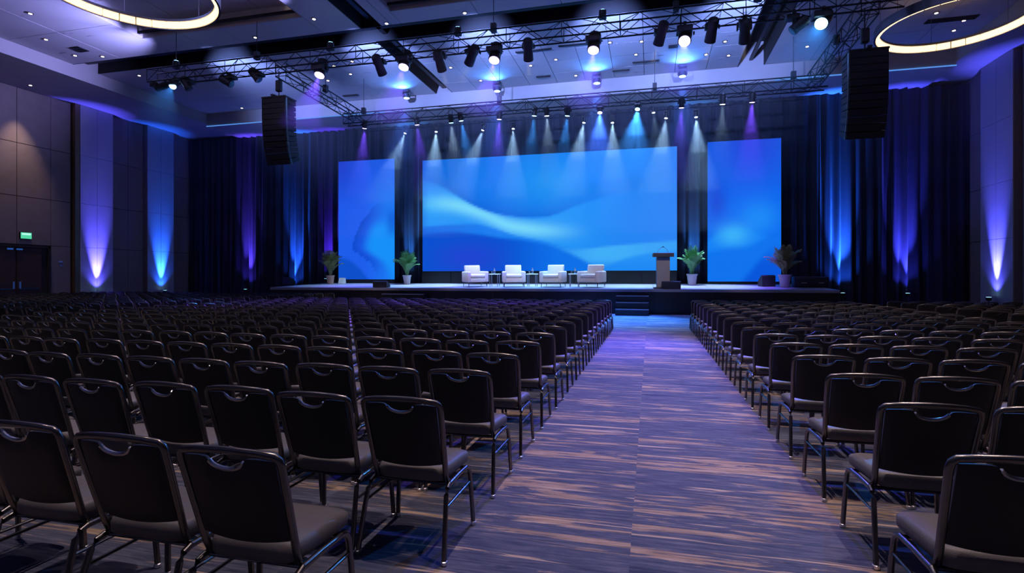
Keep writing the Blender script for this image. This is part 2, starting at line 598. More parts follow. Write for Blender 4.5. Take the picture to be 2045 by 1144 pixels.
stg = thing('stage', (0, 0, 0), 'long low stage with grey deck and gloss black front below the screens', 'stage')
nseg = 11
dxs = (ST_X1 - ST_X0) / nseg
ym = (ST_Y0 + ST_Y1) / 2
for i in range(nseg):
    for y0, y1 in ((ST_Y0, ym), (ym, ST_Y1)):
        x0, x1 = ST_X0 + i * dxs + .004, ST_X0 + (i + 1) * dxs - .004
        MB().prism([(y0 + .004, dz(y0) - .12), (y1 - .004, dz(y1) - .12), (y1 - .004, dz(y1)), (y0 + .004, dz(y0))], x0, x1).build('deck_panel', M['deck'], stg)
    MB().box(ST_X0 + i * dxs + .01, ST_X0 + (i + 1) * dxs - .01, ST_Y0 + .03 + random.uniform(0, .02), ST_Y0 + .09, 0.02, dz(ST_Y0) - .12).build('skirt_panel', M['skirt'], stg)
MB().box(ST_X0, ST_X1, ST_Y0 + .1, ST_Y0 + .2, 0, .9).box(ST_X0, ST_X1, ST_Y1 - .2, ST_Y1, 0, 1.1).build('support_frame', M['black'], stg)
MB().box(ST_X0, ST_X0 + .05, ST_Y0, ST_Y1, 0, .97).build('side_panel', M['skirt'], stg)
MB().box(ST_X1 - .05, ST_X1, ST_Y0, ST_Y1, 0, .97).build('side_panel', M['skirt'], stg)


def stairs(x0, x1, label):
    s = thing('stage_steps', ((x0 + x1) / 2, ST_Y0 - .6, 0), label, 'steps', 'steps up to the stage')
    hw = (x1 - x0) / 2
    n, rise, run = 3, dz(ST_Y0) / 4, 0.38
    for k in range(n):
        yf = .58 - run * (n - k)
        st = MB().rbox(-hw, hw, yf, yf + run + .0, rise * k + .002, rise * (k + 1) - .03, .006, 1).build('riser_block', M['skirt'], s)
        MB().box(-hw, hw, yf - .02, yf + run, rise * (k + 1) - .03, rise * (k + 1)).build('tread', M['black'], s)
        MB().box(-hw, hw, yf - .03, yf - .02, rise * (k + 1) - .035, rise * (k + 1) + .003).build('step_nosing', M['stepnose'], s)
    for k in range(1, n):
        yf = .58 - run * (n - k)
        MB().box(-hw + .02, hw - .02, yf + .01, .58, 0.003, rise * k).build('step_support', M['black'], s)


stairs(-1.42, -0.05, 'black three-step stage stairs at the end of the centre aisle')
stairs(-12.6, -10.4, 'black stage stairs half hidden behind chairs below the small floor monitor')

# ------------------------------------------------------------------ screens
SCY = 29.5


def smooth(a, b_, x):
    t = np.clip((x - a) / (b_ - a), 0, 1)
    return t * t * (3 - 2 * t)


def lin(c):
    c = np.array(c, float) / 255
    return np.where(c <= .04045, c / 12.92, ((c + .055) / 1.055) ** 2.4)


def mixa(col, new, f):
    return col + (np.array(new) - col) * f[..., None]


def curve(p, xs, ys):
    """smooth curve through knots"""
    xs, ys = np.array(xs), np.array(ys)
    m_ = np.gradient(ys, xs)
    i = np.clip(np.searchsorted(xs, p) - 1, 0, len(xs) - 2)
    h = xs[i + 1] - xs[i]
    t = np.clip((p - xs[i]) / h, 0, 1)
    return ((2 * t**3 - 3 * t**2 + 1) * ys[i] + (t**3 - 2 * t**2 + t) * h * m_[i] + (-2 * t**3 + 3 * t**2) * ys[i + 1] + (t**3 - t**2) * h * m_[i + 1])


def art_main(p, q):
    c = np.zeros(p.shape + (3,)) + lin((26, 130, 244))
    c = mixa(c, lin((18, 116, 232)), smooth(.45, 0, p) * smooth(.5, 1, q))
    c = mixa(c, lin((58, 142, 250)), smooth(.55, 1, p) * .9)
    c = mixa(c, lin((44, 164, 255)), np.exp(-((p - .52)**2 / .03 + (q - .72)**2 / .06)) * .8)
    c1 = curve(p, [0, .093, .16, .245, .327, .395, .465, .53, .64, .75, 1], [.83, .75, .655, .555, .495, .47, .455, .47, .555, .62, .7])
    c2 = curve(p, [0, .15, .237, .30, .395, .5, .6, .67, .74, .9, 1], [.395, .41, .405, .37, .30, .25, .19, .185, .2, .225, .24])
    c3 = curve(p, [0, .12, .25, .33, .43, .53, .615, .67, .71, 1], [.335, .35, .32, .29, .265, .215, .14, .075, .01, -.4])
    # dark crease above c1
    ab = q - c1
    c = mixa(c, lin((6, 84, 196)), np.where(ab > 0, np.exp(-ab / .035), 0) * smooth(.70, .25, p) * smooth(-.02, .12, p) * .95)
    c = mixa(c, lin((16, 112, 230)), np.where(ab > 0, np.exp(-ab / .16), 0) * smooth(.9, .4, p) * .8)
    # bright sweep between c1 and c2
    inn = smooth(.010, -.02, ab) * smooth(-.012, .02, q - c2)
    br = np.zeros_like(c) + lin((44, 158, 252))
    br = mixa(br, lin((66, 184, 255)), np.exp(-((q - .6)**2) / .006) * smooth(.35, .1, p))
    ridge = curve(p, [0, .12, .26, .36, .45, .6, 1], [.62, .60, .50, .40, .36, .33, .3])
    br = mixa(br, lin((140, 226, 255)), np.exp(-((q - ridge)**2) / .004) * smooth(-.05, .15, p) * smooth(.72, .42, p))
    br = mixa(br, lin((24, 122, 238)), np.where(ab < 0, np.exp(ab / .07), 0) * smooth(.18, 0, p) * .9)
    br = mixa(br, lin((46, 140, 252)), smooth(.5, .95, p) * .8)
    c = mixa(c, br, inn * smooth(1.02, .6, p))
    # middle veil between c3 and c2, deep blue below c3
    veil = smooth(.014, -.014, q - c2)
    v = np.zeros_like(c) + lin((36, 138, 248))
    v = mixa(v, lin((84, 190, 255)), smooth(.5, .72, p) * smooth(.0, .12, q) * .9)
    v = mixa(v, lin((18, 104, 230)), smooth(.4, 0, p) * .8)
    c = mixa(c, v, veil * (.95 - .35 * smooth(.75, 1, p)))
    low = smooth(.018, -.02, q - c3)
    lo = np.zeros_like(c) + lin((12, 86, 214))
    lo = mixa(lo, lin((40, 74, 214)), np.exp(-((p - .2)**2 / .02 + (q - .12)**2 / .02)))
    lo = mixa(lo, lin((20, 120, 238)), smooth(.3, .6, p))
    c = mixa(c, lo, low)
    c4 = curve(p, [0, .72, .78, .85, 1], [-.2, .0, .08, .13, .165])
    c = mixa(c, lin((38, 146, 250)), smooth(.012, -.03, q - c4) * .8)
    c = mixa(c, lin((20, 90, 214)), smooth(.03, .0, p) * .35)
    return c


def art_left(p, q):
    c = np.zeros(p.shape + (3,)) + lin((38, 98, 240))
    c = mixa(c, lin((42, 70, 216)), smooth(.6, 0, p) * smooth(.55, 1, q))
    c = mixa(c, lin((34, 128, 248)), smooth(.4, 1, p) * smooth(1, .55, q))
    e = curve(q, [0, .15, .25, .35, .5, .6, .75, 1], [.72, .55, .28, .30, .45, .62, .95, 1.3])
    dpt = p - e
    c = mixa(c, lin((16, 76, 206)), np.where(dpt > 0, np.exp(-dpt / .14), 0) * smooth(.68, .5, q) * smooth(.0, .2, q))
    c = mixa(c, lin((30, 152, 255)), smooth(.12, .36, dpt) * smooth(.55, .40, q))
    c = mixa(c, lin((14, 92, 220)), smooth(.8, .95, p) * smooth(.3, .45, q) * smooth(.62, .5, q) * .7)
    hill = curve(p, [0, .2, .4, .55, 1], [.20, .17, .09, 0, -.3])
    c = mixa(c, lin((20, 84, 206)), smooth(.01, -.03, q - hill))
    return c


def art_right(p, q):
    c = np.zeros(p.shape + (3,)) + lin((20, 110, 244))
    c = mixa(c, lin((62, 62, 226)), np.exp(-((p - .62)**2 / .12 + (q - 1.0)**2 / .05)) * .9)
    c = mixa(c, lin((36, 84, 232)), smooth(.5, 1, q) * .5)
    c = mixa(c, lin((26, 66, 214)), np.exp(-((p - .12)**2 / .02 + (q - .58)**2 / .02)) * .8)
    c = mixa(c, lin((36, 150, 255)), np.exp(-((p - .7)**2 / .08 + (q - .45)**2 / .015)) * .9)
    hill = curve(p, [0, .25, .5, .75, 1], [.30, .37, .40, .33, .30])
    c = mixa(c, lin((30, 140, 252)), smooth(.015, -.03, q - hill) * .8)
    c = mixa(c, lin((72, 186, 255)), np.exp(-((p - .35)**2 / .05 + (q - .33)**2 / .006)))
    h2 = curve(p, [0, .3, .55, .8, 1], [.22, .25, .26, .32, .37])
    c = mixa(c, lin((20, 118, 240)), smooth(.015, -.04, q - h2) * .8)
    c = mixa(c, lin((14, 92, 224)), smooth(-.05, .1, (p - .45) - q * 1.6) * smooth(.3, .1, q))
    return c


m, nt, b = nodes_of('led_wall_picture')
nt.nodes.remove(b)
ca = nt.nodes.new('ShaderNodeAttribute')
ca.attribute_name = 'picture'
e = nt.nodes.new('ShaderNodeEmission')
e.inputs[1].default_value = 0.95
nt.links.new(ca.outputs['Color'], e.inputs[0])
nt.links.new(e.outputs[0], nt.nodes['Material Output'].inputs['Surface'])
M['screen'] = m


def screen(x0, x1, z0, z1, art, label, nx, nz_, foot):
    s = thing('led_screen', ((x0 + x1) / 2, SCY, z0), label, 'screen', 'screens behind the stage')
    hw, h = (x1 - x0) / 2, z1 - z0
    MB().box(-hw, hw, .02, .14, 0, h).build('cabinet', M['black'], s)
    P, Q = np.meshgrid(np.linspace(0, 1, nx), np.linspace(0, 1, nz_))
    vs = [(-hw + p * 2 * hw, 0, q * h) for p, q in zip(P.ravel(), Q.ravel())]
    fs = [(j * nx + i, j * nx + i + 1, (j + 1) * nx + i + 1, (j + 1) * nx + i) for j in range(nz_ - 1) for i in range(nx - 1)]
    me = bpy.data.meshes.new('picture')
    me.from_pydata(vs, [], fs)
    at_ = me.attributes.new('picture', 'FLOAT_COLOR', 'POINT')
    c = np.ones((len(vs), 4))
    c[:, :3] = art(P.ravel(), Q.ravel()) * np.array([.72, .93, 1.0])
    at_.data.foreach_set('color', c.ravel())
    me.materials.append(M['screen'])
    put('picture', me, s)
    MB().box(-hw, hw, .0, .1, foot - z0, -.005).build('plinth', M['black'], s)
    return s


mx0, mx1 = at(844, 400, Y=SCY).x, at(1352, 400, Y=SCY).x
screen(mx0, mx1, 1.97, 8.40, art_main, 'wide central screen showing flowing pale blue waves behind the armchairs', 104, 56, dz(SCY) + .35)
screen(at(676, 400, Y=SCY).x, at(788, 400, Y=SCY).x, 1.50, 8.62, art_left, 'tall narrow blue screen with dark curved fold, beyond the armchairs', 30, 56, dz(SCY) + .003)
screen(at(1413, 400, Y=SCY).x, at(1560, 400, Y=SCY).x, 1.40, 8.52, art_right, 'tall narrow blue screen with violet top, on the podium side', 34, 56, dz(SCY) + .003)
fas = thing('screen_base', ((mx0 + mx1) / 2, SCY - .1, dz(SCY - .1)), 'low gloss black panelled base under the wide central screen', 'panelling')
nb = 8
for i in range(nb):
    a = -(mx1 - mx0) / 2 + i * (mx1 - mx0) / nb
    MB().box(a + .01, a + (mx1 - mx0) / nb - .01, random.uniform(0, .015), .08, .01, .64).build('base_panel', M['skirt'], fas)

# ------------------------------------------------------------------ drapes
dr_edges = np.linspace(XL + .05, XR - .05, 15)


def drape(x0, x1, y, z0, z1, label, seed):
    r = random.Random(seed)
    n = 96
    wd = x1 - x0
    ph = [r.uniform(0, 6.28) for _ in range(4)]
    fr = [2 * PI * r.uniform(1.7, 2.2), 2 * PI * r.uniform(3.0, 3.8), 2 * PI * r.uniform(.5, .8)]
    vs, fs = [], []
    zs = [z0, z0 + 1.5, (z0 + z1) / 2, z1 - 1.2, z1]
    for j, z in enumerate(zs):
        for i in range(n + 1):
            x = i / n * wd
            wob = .04 * math.sin(z * .5 + ph[3])
            f = .10 * math.sin(fr[0] * (x + wob) + ph[0]) + .05 * math.sin(fr[1] * (x - wob) + ph[1]) + .05 * math.sin(fr[2] * x + ph[2])
            f += .03 * (abs(math.sin(fr[0] * .5 * x + ph[1])))
            vs.append((x - wd / 2, f * (1 if j else 1.1), z - z0))
    k = n + 1
    for j in range(len(zs) - 1):
        for i in range(n):
            fs.append((j * k + i, j * k + i + 1, (j + 1) * k + i + 1, (j + 1) * k + i))
    o = len(vs)
    vs += [(v[0], v[1] + .02, v[2]) for v in vs]
    fs += [tuple(reversed([i + o for i in f])) for f in fs]
    rim = [i for i in range(k)]
    fs += [(rim[i], rim[i + 1], rim[i + 1] + o, rim[i] + o) for i in range(n)]
    mb = MB().add(vs, fs)
    ob = mb.build('stage_drape', M['drape'], None, smooth=True, angle=80, loc=((x0 + x1) / 2, y, z0))
    tag(ob, label, 'drape', 'black drapes hung behind the stage')


for i in range(14):
    drape(dr_edges[i] + .01, dr_edges[i + 1] - .01, 30.12, 0.02, 10.70,
          f'floor-length dark velour drape behind stage, {ORD[i]} counted from the wall with the double door', 40 + i)

# ------------------------------------------------------------------ trusses
def truss(p0, p1, size, bay, label, hang=()):
    p0, p1 = Vector(p0), Vector(p1)
    ln = (p1 - p0).length
    t = thing('lighting_truss', p0, label, 'truss', 'black lighting trusses under the ceiling')
    t.rotation_euler = (p1 - p0).to_track_quat('X', 'Z').to_euler()
    h = size / 2
    for a, z in ((-h, 0), (h, 0), (-h, size), (h, size)):
        MB().tube([(0, a, z), (ln, a, z)], .028, 6).build('chord', M['truss'], t)
    n = max(1, round(ln / bay))
    b_ = ln / n
    dia = [MB().tube([(0, 0, 0), (b_, 0, size)], .013, 5).mesh('brace', M['truss']), MB().tube([(0, 0, size), (b_, 0, 0)], .013, 5).mesh('brace', M['truss'])]
    flat = [MB().tube([(0, -h, 0), (b_, h, 0)], .012, 5).mesh('brace', M['truss']), MB().tube([(0, h, 0), (b_, -h, 0)], .012, 5).mesh('brace', M['truss'])]
    ver = MB().tube([(0, 0, 0), (0, 0, size)], .014, 5).mesh('upright', M['truss'])
    cross = MB().tube([(0, -h, 0), (0, h, 0)], .013, 5).mesh('cross_tube', M['truss'])
    for i in range(n):
        for a in (-h, h):
            put('brace', dia[i % 2], t, (i * b_, a, 0))
        put('brace', flat[i % 2], t, (i * b_, 0, 0))
        if i % 2 == 0:
            put('brace', flat[(i // 2) % 2], t, (i * b_, 0, size))
    for i in range(0, n + 1, 3):
        for a in (-h, h):
            put('upright', ver, t, (min(i * b_, ln), a, 0))
        put('cross_tube', cross, t, (min(i * b_, ln), 0, 0))
    for s_ in hang:
        MB().tube([(s_, 0, size), (s_, 0, ZC - p0.z - .02)], .012, 6).box(s_ - .09, s_ + .09, -.09, .09, size, size + .3).build('hoist_cable', M['black'], t)
    return t


TZ = 9.5
TY, BY = 18.0, 24.5
truss((-19.7, TY, TZ), (7.2, TY, TZ), .5, .62, 'long black front lighting truss spanning above the audience rows', (1.2, 5.0, 14.5, 20.5, 25))
truss((-14.8, BY, 9.25), (6.9, BY, 9.25), .48, .62, 'black rear lighting truss above the front edge of the stage', (1, 8, 15, 20.5))
truss((-13.9, TY + .35, 9.42), (-13.9, BY - .3, 9.25), .46, .6, 'short black side truss running back above the armchair-side loudspeaker array', (3,))
truss((6.35, TY + .35, 9.42), (6.35, BY - .3, 9.25), .46, .6, 'short black side truss running back above the podium-side loudspeaker array', (3,))
bat = thing('lighting_batten', (0, 28.2, 9.95), 'slim black lighting pipe in front of the drapes over the screens', 'lighting pipe')
MB().tube([(-15.5, 0, 0), (7, 0, 0)], .03, 8).build('pipe', M['truss'], bat)
for x in (-15, -8, -1, 6):
    MB().tube([(x, 0, 0), (x, 0, 10.72 - 9.95)], .01, 5).build('drop_cable', M['truss'], bat)

# ------------------------------------------------------------------ hanging line arrays
def line_array(x, y, ztop, zroof, label):
    s = thing('hanging_loudspeaker', (x, y, ztop), label, 'loudspeaker', 'curved loudspeaker arrays hung from the truss')
    MB().box(-.52, .52, -.34, .34, 0, .05).box(-.06, .06, -.4, .4, .05, .11).build('rigging_frame', M['black'], s)
    MB().tube([(0, 0, .1), (0, 0, zroof - ztop)], .02, 6).build('chain', M['black'], s)
    MB().rbox(-.11, .11, -.09, .09, .32, .75, .03, 1).build('chain_hoist', M['black'], s)
    n, h = 12, .198
    pos, ang = Vector((0, 0, -.01)), 0.0
    for k in range(n):
        ang += math.radians(.3 if k < 4 else 1.6 if k < 8 else 3.6)
        dn = Vector((0, math.sin(ang), -math.cos(ang)))
        c = pos + dn * h / 2
        cab = MB().prism([(-.33, -h / 2 + .004), (.33, -h / 2 + .025), (.33, h / 2 - .025), (-.33, h / 2 - .004)], -.5, .5).build('cabinet', M['cabinet'], s)
        cab.location = c
        cab.rotation_euler = (ang, 0, 0)
        g = MB().box(-.48, .48, -.345, -.33, -h / 2 + .012, h / 2 - .012).build('grille', M['grille'], cab)
        for sx in (-.5, .5):
            MB().box(sx - .012, sx + .012, -.28, -.2, -h / 2, h / 2).build('rigging_plate', M['tube'], cab)
        pos = pos + dn * h
    return s


a_l = at(557, 197, Y=18.0)
line_array(a_l.x, 18.0, 8.36, TZ - .03, 'black curved loudspeaker array hanging before the drapes on the armchair side')
a_r = at(1727, 108, Y=18.0)
line_array(a_r.x, 18.0, 8.12, TZ - .03, 'black curved loudspeaker array hanging on the podium side near glowing ceiling ring')

# ------------------------------------------------------------------ stage lamps
def moving_head(px, py, Y, zt, aim, lens, lightcol, power, size, label, scale=1.0, blend=0.7, group='moving-head lamps on the front truss'):
    """lamp slung under a truss; (px, py) says where its lens hangs in the plane Y"""
    p = at(px, py, Y=Y)
    aim = Vector(aim).normalized()
    o = thing('moving_head_spotlight', (p.x, Y, zt), label, 'stage light', group)
    L_ = p - Vector((p.x, Y, zt))
    piv = L_ - aim * .26 * scale
    s = scale
    MB().box(-.03 * s, .03 * s, -.27, .27, -.02, .05).build('clamp', M['black'], o)
    top = min(-.02, piv.z + .34 * s)
    MB().rbox(-.16 * s, .16 * s, -.14 * s, .14 * s, top - .12 * s, top, .02, 1).tube([(0, 0, top), (0, 0, .0)], .02, 6).build('base', M['black'], o)
    for sx in (-1, 1):
        MB().rbox(piv.x + sx * .17 * s - .025, piv.x + sx * .17 * s + .025, -.05 + piv.y * .5, .06 + piv.y * .5, piv.z - .06, top - .08 * s, .01, 1).build('yoke_arm', M['black'], o)
    MB().lathe([(.09 * s, -.2 * s), (.14 * s, -.16 * s), (.145 * s, 0), (.13 * s, .12 * s), (.14 * s, .25 * s), (.125 * s, .26 * s)], 16, piv, aim).build('head', M['black'], o, True)
    if lens is not None and aim.y > .3:
        MB().lathe([(.140 * s, .2 * s), (.150 * s, .44 * s), (.135 * s, .44 * s), (.125 * s, .265 * s)], 16, piv, aim).build('snoot', M['black'], o, True)
    if lens is not None:
        MB().lathe([(.118 * s, .262 * s), (.118 * s, .275 * s), (.09 * s, .29 * s)], 16, piv, aim).build('lens', M[lens], o, True)
        spot('lamp', piv + aim * .36 * s, aim, lightcol, power, size, blend, .05, o)
    else:
        MB().lathe([(.118 * s, .262 * s), (.118 * s, .275 * s), (.09 * s, .28 * s)], 16, piv, aim).build('lens', M['glass'], o, True)
    return o


FR = 'on the front truss, counted from the armchair side'
heads = [(638, 150, 'lens_violet', VIOLET), (806, 134, 'lens_violet', VIOLET), (987, 120, 'lens_violet', VIOLET), (1185, 100, 'lens_violet', (.14, .08, 1)), (1367, 82, 'lens_violet', (.12, .10, 1))]
for i, (x, y, ln_, c) in enumerate(heads):
    moving_head(x, y, TY, TZ, (-.12, -.85, -1) if x == 1367 else (-.05, -.42, -1), ln_, c, 10000 if x > 1100 else 8000, 46, f'{ORD[i]} lit violet moving-head lamp {FR}', 1.5)
moving_head(1640, 47, TY, TZ, (-.45, -.75, -.8), 'lens_blue', SKY, 3200, 60, 'bright blue lamp facing the audience at podium end of front truss', 1.5)
moving_head(345, 172, TY, TZ, (.25, -.6, -.7), 'lens_blue', SKY, 1500, 55, 'blue lamp under the armchair-side end of the front truss', 1.1)
dark = [(312, 176, (-.9, -.2, -.35)), (378, 178, (.5, .2, -1)), (517, 160, (.5, .1, -.7)), (760, 138, (-.6, -.2, -.8)), (880, 130, (.05, -.2, -1)), (940, 118, (-.8, 0, -.5)),
        (1055, 108, (.5, .2, -.8)), (1318, 76, (-.2, .3, -1)), (1420, 70, (.7, 0, -.7)), (1487, 72, (.1, -.1, -1)), (1582, 62, (-.7, 0, -.6)), (462, 168, (.8, .1, -.5))]
KEYS = {760: 925, 880: 1000, 1055: 1075, 1318: 1180, 1420: 1330, 1487: 1470, 940: 760}     # lamps turned away, towards the stage: what they light
for i, (x, y, aim) in enumerate(sorted(dark)):
    if x in KEYS:
        tgt = at(KEYS[x], 560, Y=26.2)
        tgt.z = 1.6
        aim = tgt - at(x, y, Y=TY)
        o_ = moving_head(x, y, TY, TZ, aim, 'lens_white', (1.0, .83, .64), 1300, 21, f'{ORD[i]} dark-bodied lamp {FR}', 1.15, .8, 'dark lamps on the front truss')
    else:
        moving_head(x, y, TY, TZ, aim, None, None, 0, 0, f'{ORD[i]} dark-bodied lamp {FR}', 1.15, group='dark lamps on the front truss')

REAR = 'on the rear truss, counted from the armchair side'
rear = [(728, 256, 'lens_violet', VIOLET, 1, (-.22, .25, -1)), (833, 249, 'lens_violet', VIOLET, .8, (.0, .3, -1)), (901, 245, 'lens_blue', COOL, .5, (0, .3, -1)), (921, 241, 'lens_blue', SKY, .8, (.12, .25, -1)),
        (997, 238, 'lens_violet', VIOLET, 1, (-.12, .22, -1)), (1067, 231, 'lens_blue', SKY, .7, (-.15, .2, -1)), (1092, 231, 'lens_white', COOL, .4, (0, .3, -1)), (1133, 231, 'lens_blue', SKY, .8, (-.15, .2, -1)),
        (1198, 225, 'lens_violet', (.05, .16, 1.0), 3.4, (0, -.32, -1)), (1273, 218, 'lens_blue', SKY, 3.2, (-.08, -.45, -1)), (1361, 215, 'lens_violet', VIOLET, .9, (-.02, .25, -1)),
        (1443, 208, 'lens_white', COOL, .2, (0, .3, -1)), (1502, 204, 'lens_violet', VIOLET, 1.3, (.0, .28, -1))]
for i, (x, y, ln_, c, pw, aim) in enumerate(rear):
    moving_head(x, y, BY, 9.25, aim, ln_, c, 5200 * pw, 46 if pw > 2 else 34, f'{ORD[i]} lit lamp {REAR}', .85, .8, 'lamps hung under the rear truss')
BATN = 'on the pipe before the drapes, counted from the armchair side'
bats = [(809, 266, (-.36, -.1, -1), .7), (871, 263, (-.02, -.1, -1), 1.1), (964, 260, (-.34, -.1, -1), .8), (1025, 257, (.0, -.1, -1), .9), (1166, 245, (-.18, -.1, -1), 1.0), (1223, 245, (.03, -.1, -1), 1.0),
        (1305, 225, (.1, -.1, -1), .1), (1330, 236, (-.12, -.1, -1), 1.0), (1390, 234, (.05, -.12, -1), 1.2)]
for i, (x, y, aim, pw) in enumerate(bats):
    moving_head(x, y, 28.2, 9.95, aim, 'lens_white', (.36, .64, 1.0), 7000 * pw, 36, f'{ORD[i]} white beam spotlight {BATN}', .62, .8, 'white beam spotlights before the drapes')
# blue lamps tucked under the ceiling edge
for i, (x, y) in enumerate([(812, 192), (993, 178), (1192, 162), (1363, 148)]):
    p = at(x, y, Y=26.6)
    o = thing('ceiling_wash_spotlight', (p.x, 26.6, ZC), f'{ORD[i]} blue wash lamp fixed under the back edge of the ceiling, from the armchair side', 'stage light', 'blue wash lamps at the ceiling edge')
    MB().rbox(-.18, .18, -.14, .14, -.12, -.002, .02, 1).build('mount', M['black'], o)
    hz_ = p.z - ZC
    for sx in (-1, 1):
        MB().box(sx * .2 - .02, sx * .2 + .02, -.05, .05, hz_ - .02, -.06).build('yoke_arm', M['black'], o)
    MB().lathe([(.17, .1), (.19, .06), (.19, -.08), (.16, -.1)], 16, (0, 0, hz_)).build('housing', M['black'], o, True)
    MB().lathe([(.15, -.1), (.15, -.115), (.10, -.125)], 16, (0, 0, hz_)).build('lens', M['lens_blue'], o)
    spot('lamp', (0, 0, hz_ - .2), (0, -.25, -1), (.06, .18, 1.0), 5000, 36, .8, .05, o)
    spot('rim_lamp', (0, -.3, hz_ + .0), (0, -.8, .6), (.06, .26, 1.0), 260, 150, 1.0, .08, o)

# ------------------------------------------------------------------ added blue wash lamps on the front truss, only to brighten the ceiling
for i, x in enumerate((-18.5, -11.5, -6.5, -1.5, 3.2)):
    o = thing('added_truss_wash_spotlight', (x, TY, TZ + .5), f'{ORD[i]} added ceiling-wash lamp on top of the front truss, from the armchair side', 'stage light', 'added upward wash lamps on the front truss')
    MB().rbox(-.12, .12, -.1, .1, 0.03, .14, .02, 1).build('base', M['black'], o)
    MB().lathe([(.1, .14), (.12, .18), (.12, .3), (.1, .31)], 12).build('housing', M['black'], o, True)
    MB().lathe([(.09, .31), (.09, .32)], 12).build('lens', M['lens_blue'], o)
    for sy in (-1, 1):
        spot('lamp', (0, 0, .4), (0, sy, .13), (.24, .35, 1.0), 7500, 58, 1.0, .1, o)
    for ax in {-18.5: ((-1, 0), (-.75, -.65)), 3.2: ((.7, -.7),), -11.5: ((-.7, -.7),)}.get(x, ()):
        spot('added_side_lamp', (0, 0, .4), (ax[0], ax[1], .15), (.36, .36, 1.0), 3600, 60, 1.0, .1, o)  # extra beams added to lift the outer parts of the ceiling

# ------------------------------------------------------------------ ring chandeliers
def ring(cx, cy, z, R, label, zroof):
    o = thing('ring_chandelier', (cx, cy, z), label, 'chandelier', 'glowing ring chandeliers')
    n = 32

    def seg(r0, r1, z0, z1, a0, a1, sub=2):
        vs, fs = [], []
        for i in range(sub + 1):
            a = a0 + (a1 - a0) * i / sub
            for r, zz in ((r0, z0), (r1, z0), (r1, z1), (r0, z1)):
                vs.append((r * math.cos(a), r * math.sin(a), zz))
        for i in range(sub):
            for k in range(4):
                fs.append((i * 4 + k, i * 4 + (k + 1) % 4, i * 4 + 4 + (k + 1) % 4, i * 4 + 4 + k))
        fs += [(0, 1, 2, 3), (sub * 4 + 3, sub * 4 + 2, sub * 4 + 1, sub * 4)]
        return vs, fs
    mb = MB()
    for i in range(64):
        mb.add(*seg(R, R + .06, -.02, .28, 2 * PI * i / 64, 2 * PI * (i + 1) / 64, 1))
    mb.build('outer_rim', M['ring_metal'], o)
    mb = MB()
    for i in range(64):
        mb.add(*seg(R - .12, R, .20, .28, 2 * PI * i / 64, 2 * PI * (i + 1) / 64, 1))
    mb.build('top_rim', M['ring_metal'], o)
    me = MB().add(*seg(R - .10, R - .01, .0, .19, .008, 2 * PI / n - .008)).mesh('diffuser_panel', M['ring_light'])
    for i in range(n):
        put('diffuser_panel', me, o, None, (0, 0, 2 * PI * i / n))
    for k in range(6):
        a = 2 * PI * k / 6 + .4
        MB().tube([((R - .05) * math.cos(a), (R - .05) * math.sin(a), .28), ((R - .05) * math.cos(a), (R - .05) * math.sin(a), zroof - z - .002)], .008, 5).build('suspension_wire', M['ring_metal'], o)


ring(-15.17, 13.1, 10.15, 2.36, 'glowing warm ring chandelier in ceiling tray above the armchair-side wall', ZC + .55)
ring(10.02, 21.68, 10.15, 2.22, 'glowing warm ring chandelier near the podium-side loudspeaker array', ZC)
ring(-3.1, 12.2, 10.9, 2.75, 'glowing ring chandelier in the tray over the centre aisle, above the picture', ZC + .55)

# ------------------------------------------------------------------ downlights
dl_body = MB().lathe([(.10, 0), (.10, -.02), (.075, -.025)], 14).mesh('trim_ring', M['ring_metal'])
dl_lens = MB().lathe([(.06, -.022), (.06, -.032)], 12).mesh('lens', M['down_lens'])
dl_px = [(92, 78), (150, 110), (86, 107), (205, 112), (160, 128), (278, 150), (466, 25), (569, 33), (627, 37), (700, 12), (510, 74), (928, 25), (772, 46), (345, 200), (420, 225), (483, 215),
         (667, 131), (700, 147), (655, 160), (900, 134), (883, 112), (1218, 84), (1281, 82), (1110, 118), (1270, 108), (1150, 150), (1300, 150), (1410, 108), (1455, 110), (1448, 82), (1612, 92), (1640, 120), (1560, 135), (1060, 130), (960, 160), (1870, 25), (1905, 60), (1925, 40)]


def in_slot(p):
    return sl_y[0] - .2 < p.y < sl_y[1] + .2 or -11.35 < p.x < -10.05 or 3.8 < p.x < 5.35


n_dl = 0
for x, y in dl_px:
    p = at(x, y, z=ZC)
    if in_slot(p) or p.x < SX0 + .2 or p.x > SX1 - .2 or p.y > SY1 - .2:
        continue
    z = ZC
    if (-20.4 < p.x < -12.8 or -9.4 < p.x < 3.2) and p.y < 18.6:
        z = ZC + .55
    o = thing('ceiling_downlight', (p.x, p.y, z), 'small round recessed downlight glowing in the pale ceiling', 'downlight', 'recessed ceiling downlights')
    put('trim_ring', dl_body, o)
    put('lens', dl_lens, o)
    n_dl += 1
# soffit downlight above the panelled wall, with its scallop of warm light
for x, y in ((48, 171),):
    p = at(x, y, z=ZS)
    p.x = XL + 1.0
    o = thing('ceiling_downlight', (p.x, p.y, ZS), 'warm downlight in the soffit beside the panelled wall', 'downlight')
    put('trim_ring', dl_body, o)
    put('lens', dl_lens, o)
    spot('lamp', (0, 0, -.06), (-.12, 0, -1), WARM, 700, 50, .9, .05, o)
p = Vector((-13.2, 22.4, ZC))
o = thing('ceiling_downlight', p, 'warm downlight shining on the stage front beside the armchair-side block', 'downlight')
put('trim_ring', dl_body, o)
put('lens', dl_lens, o)
spot('lamp', (0, 0, -.06), (0, -.07, -1), WARM, 9000, 24, .9, .05, o)
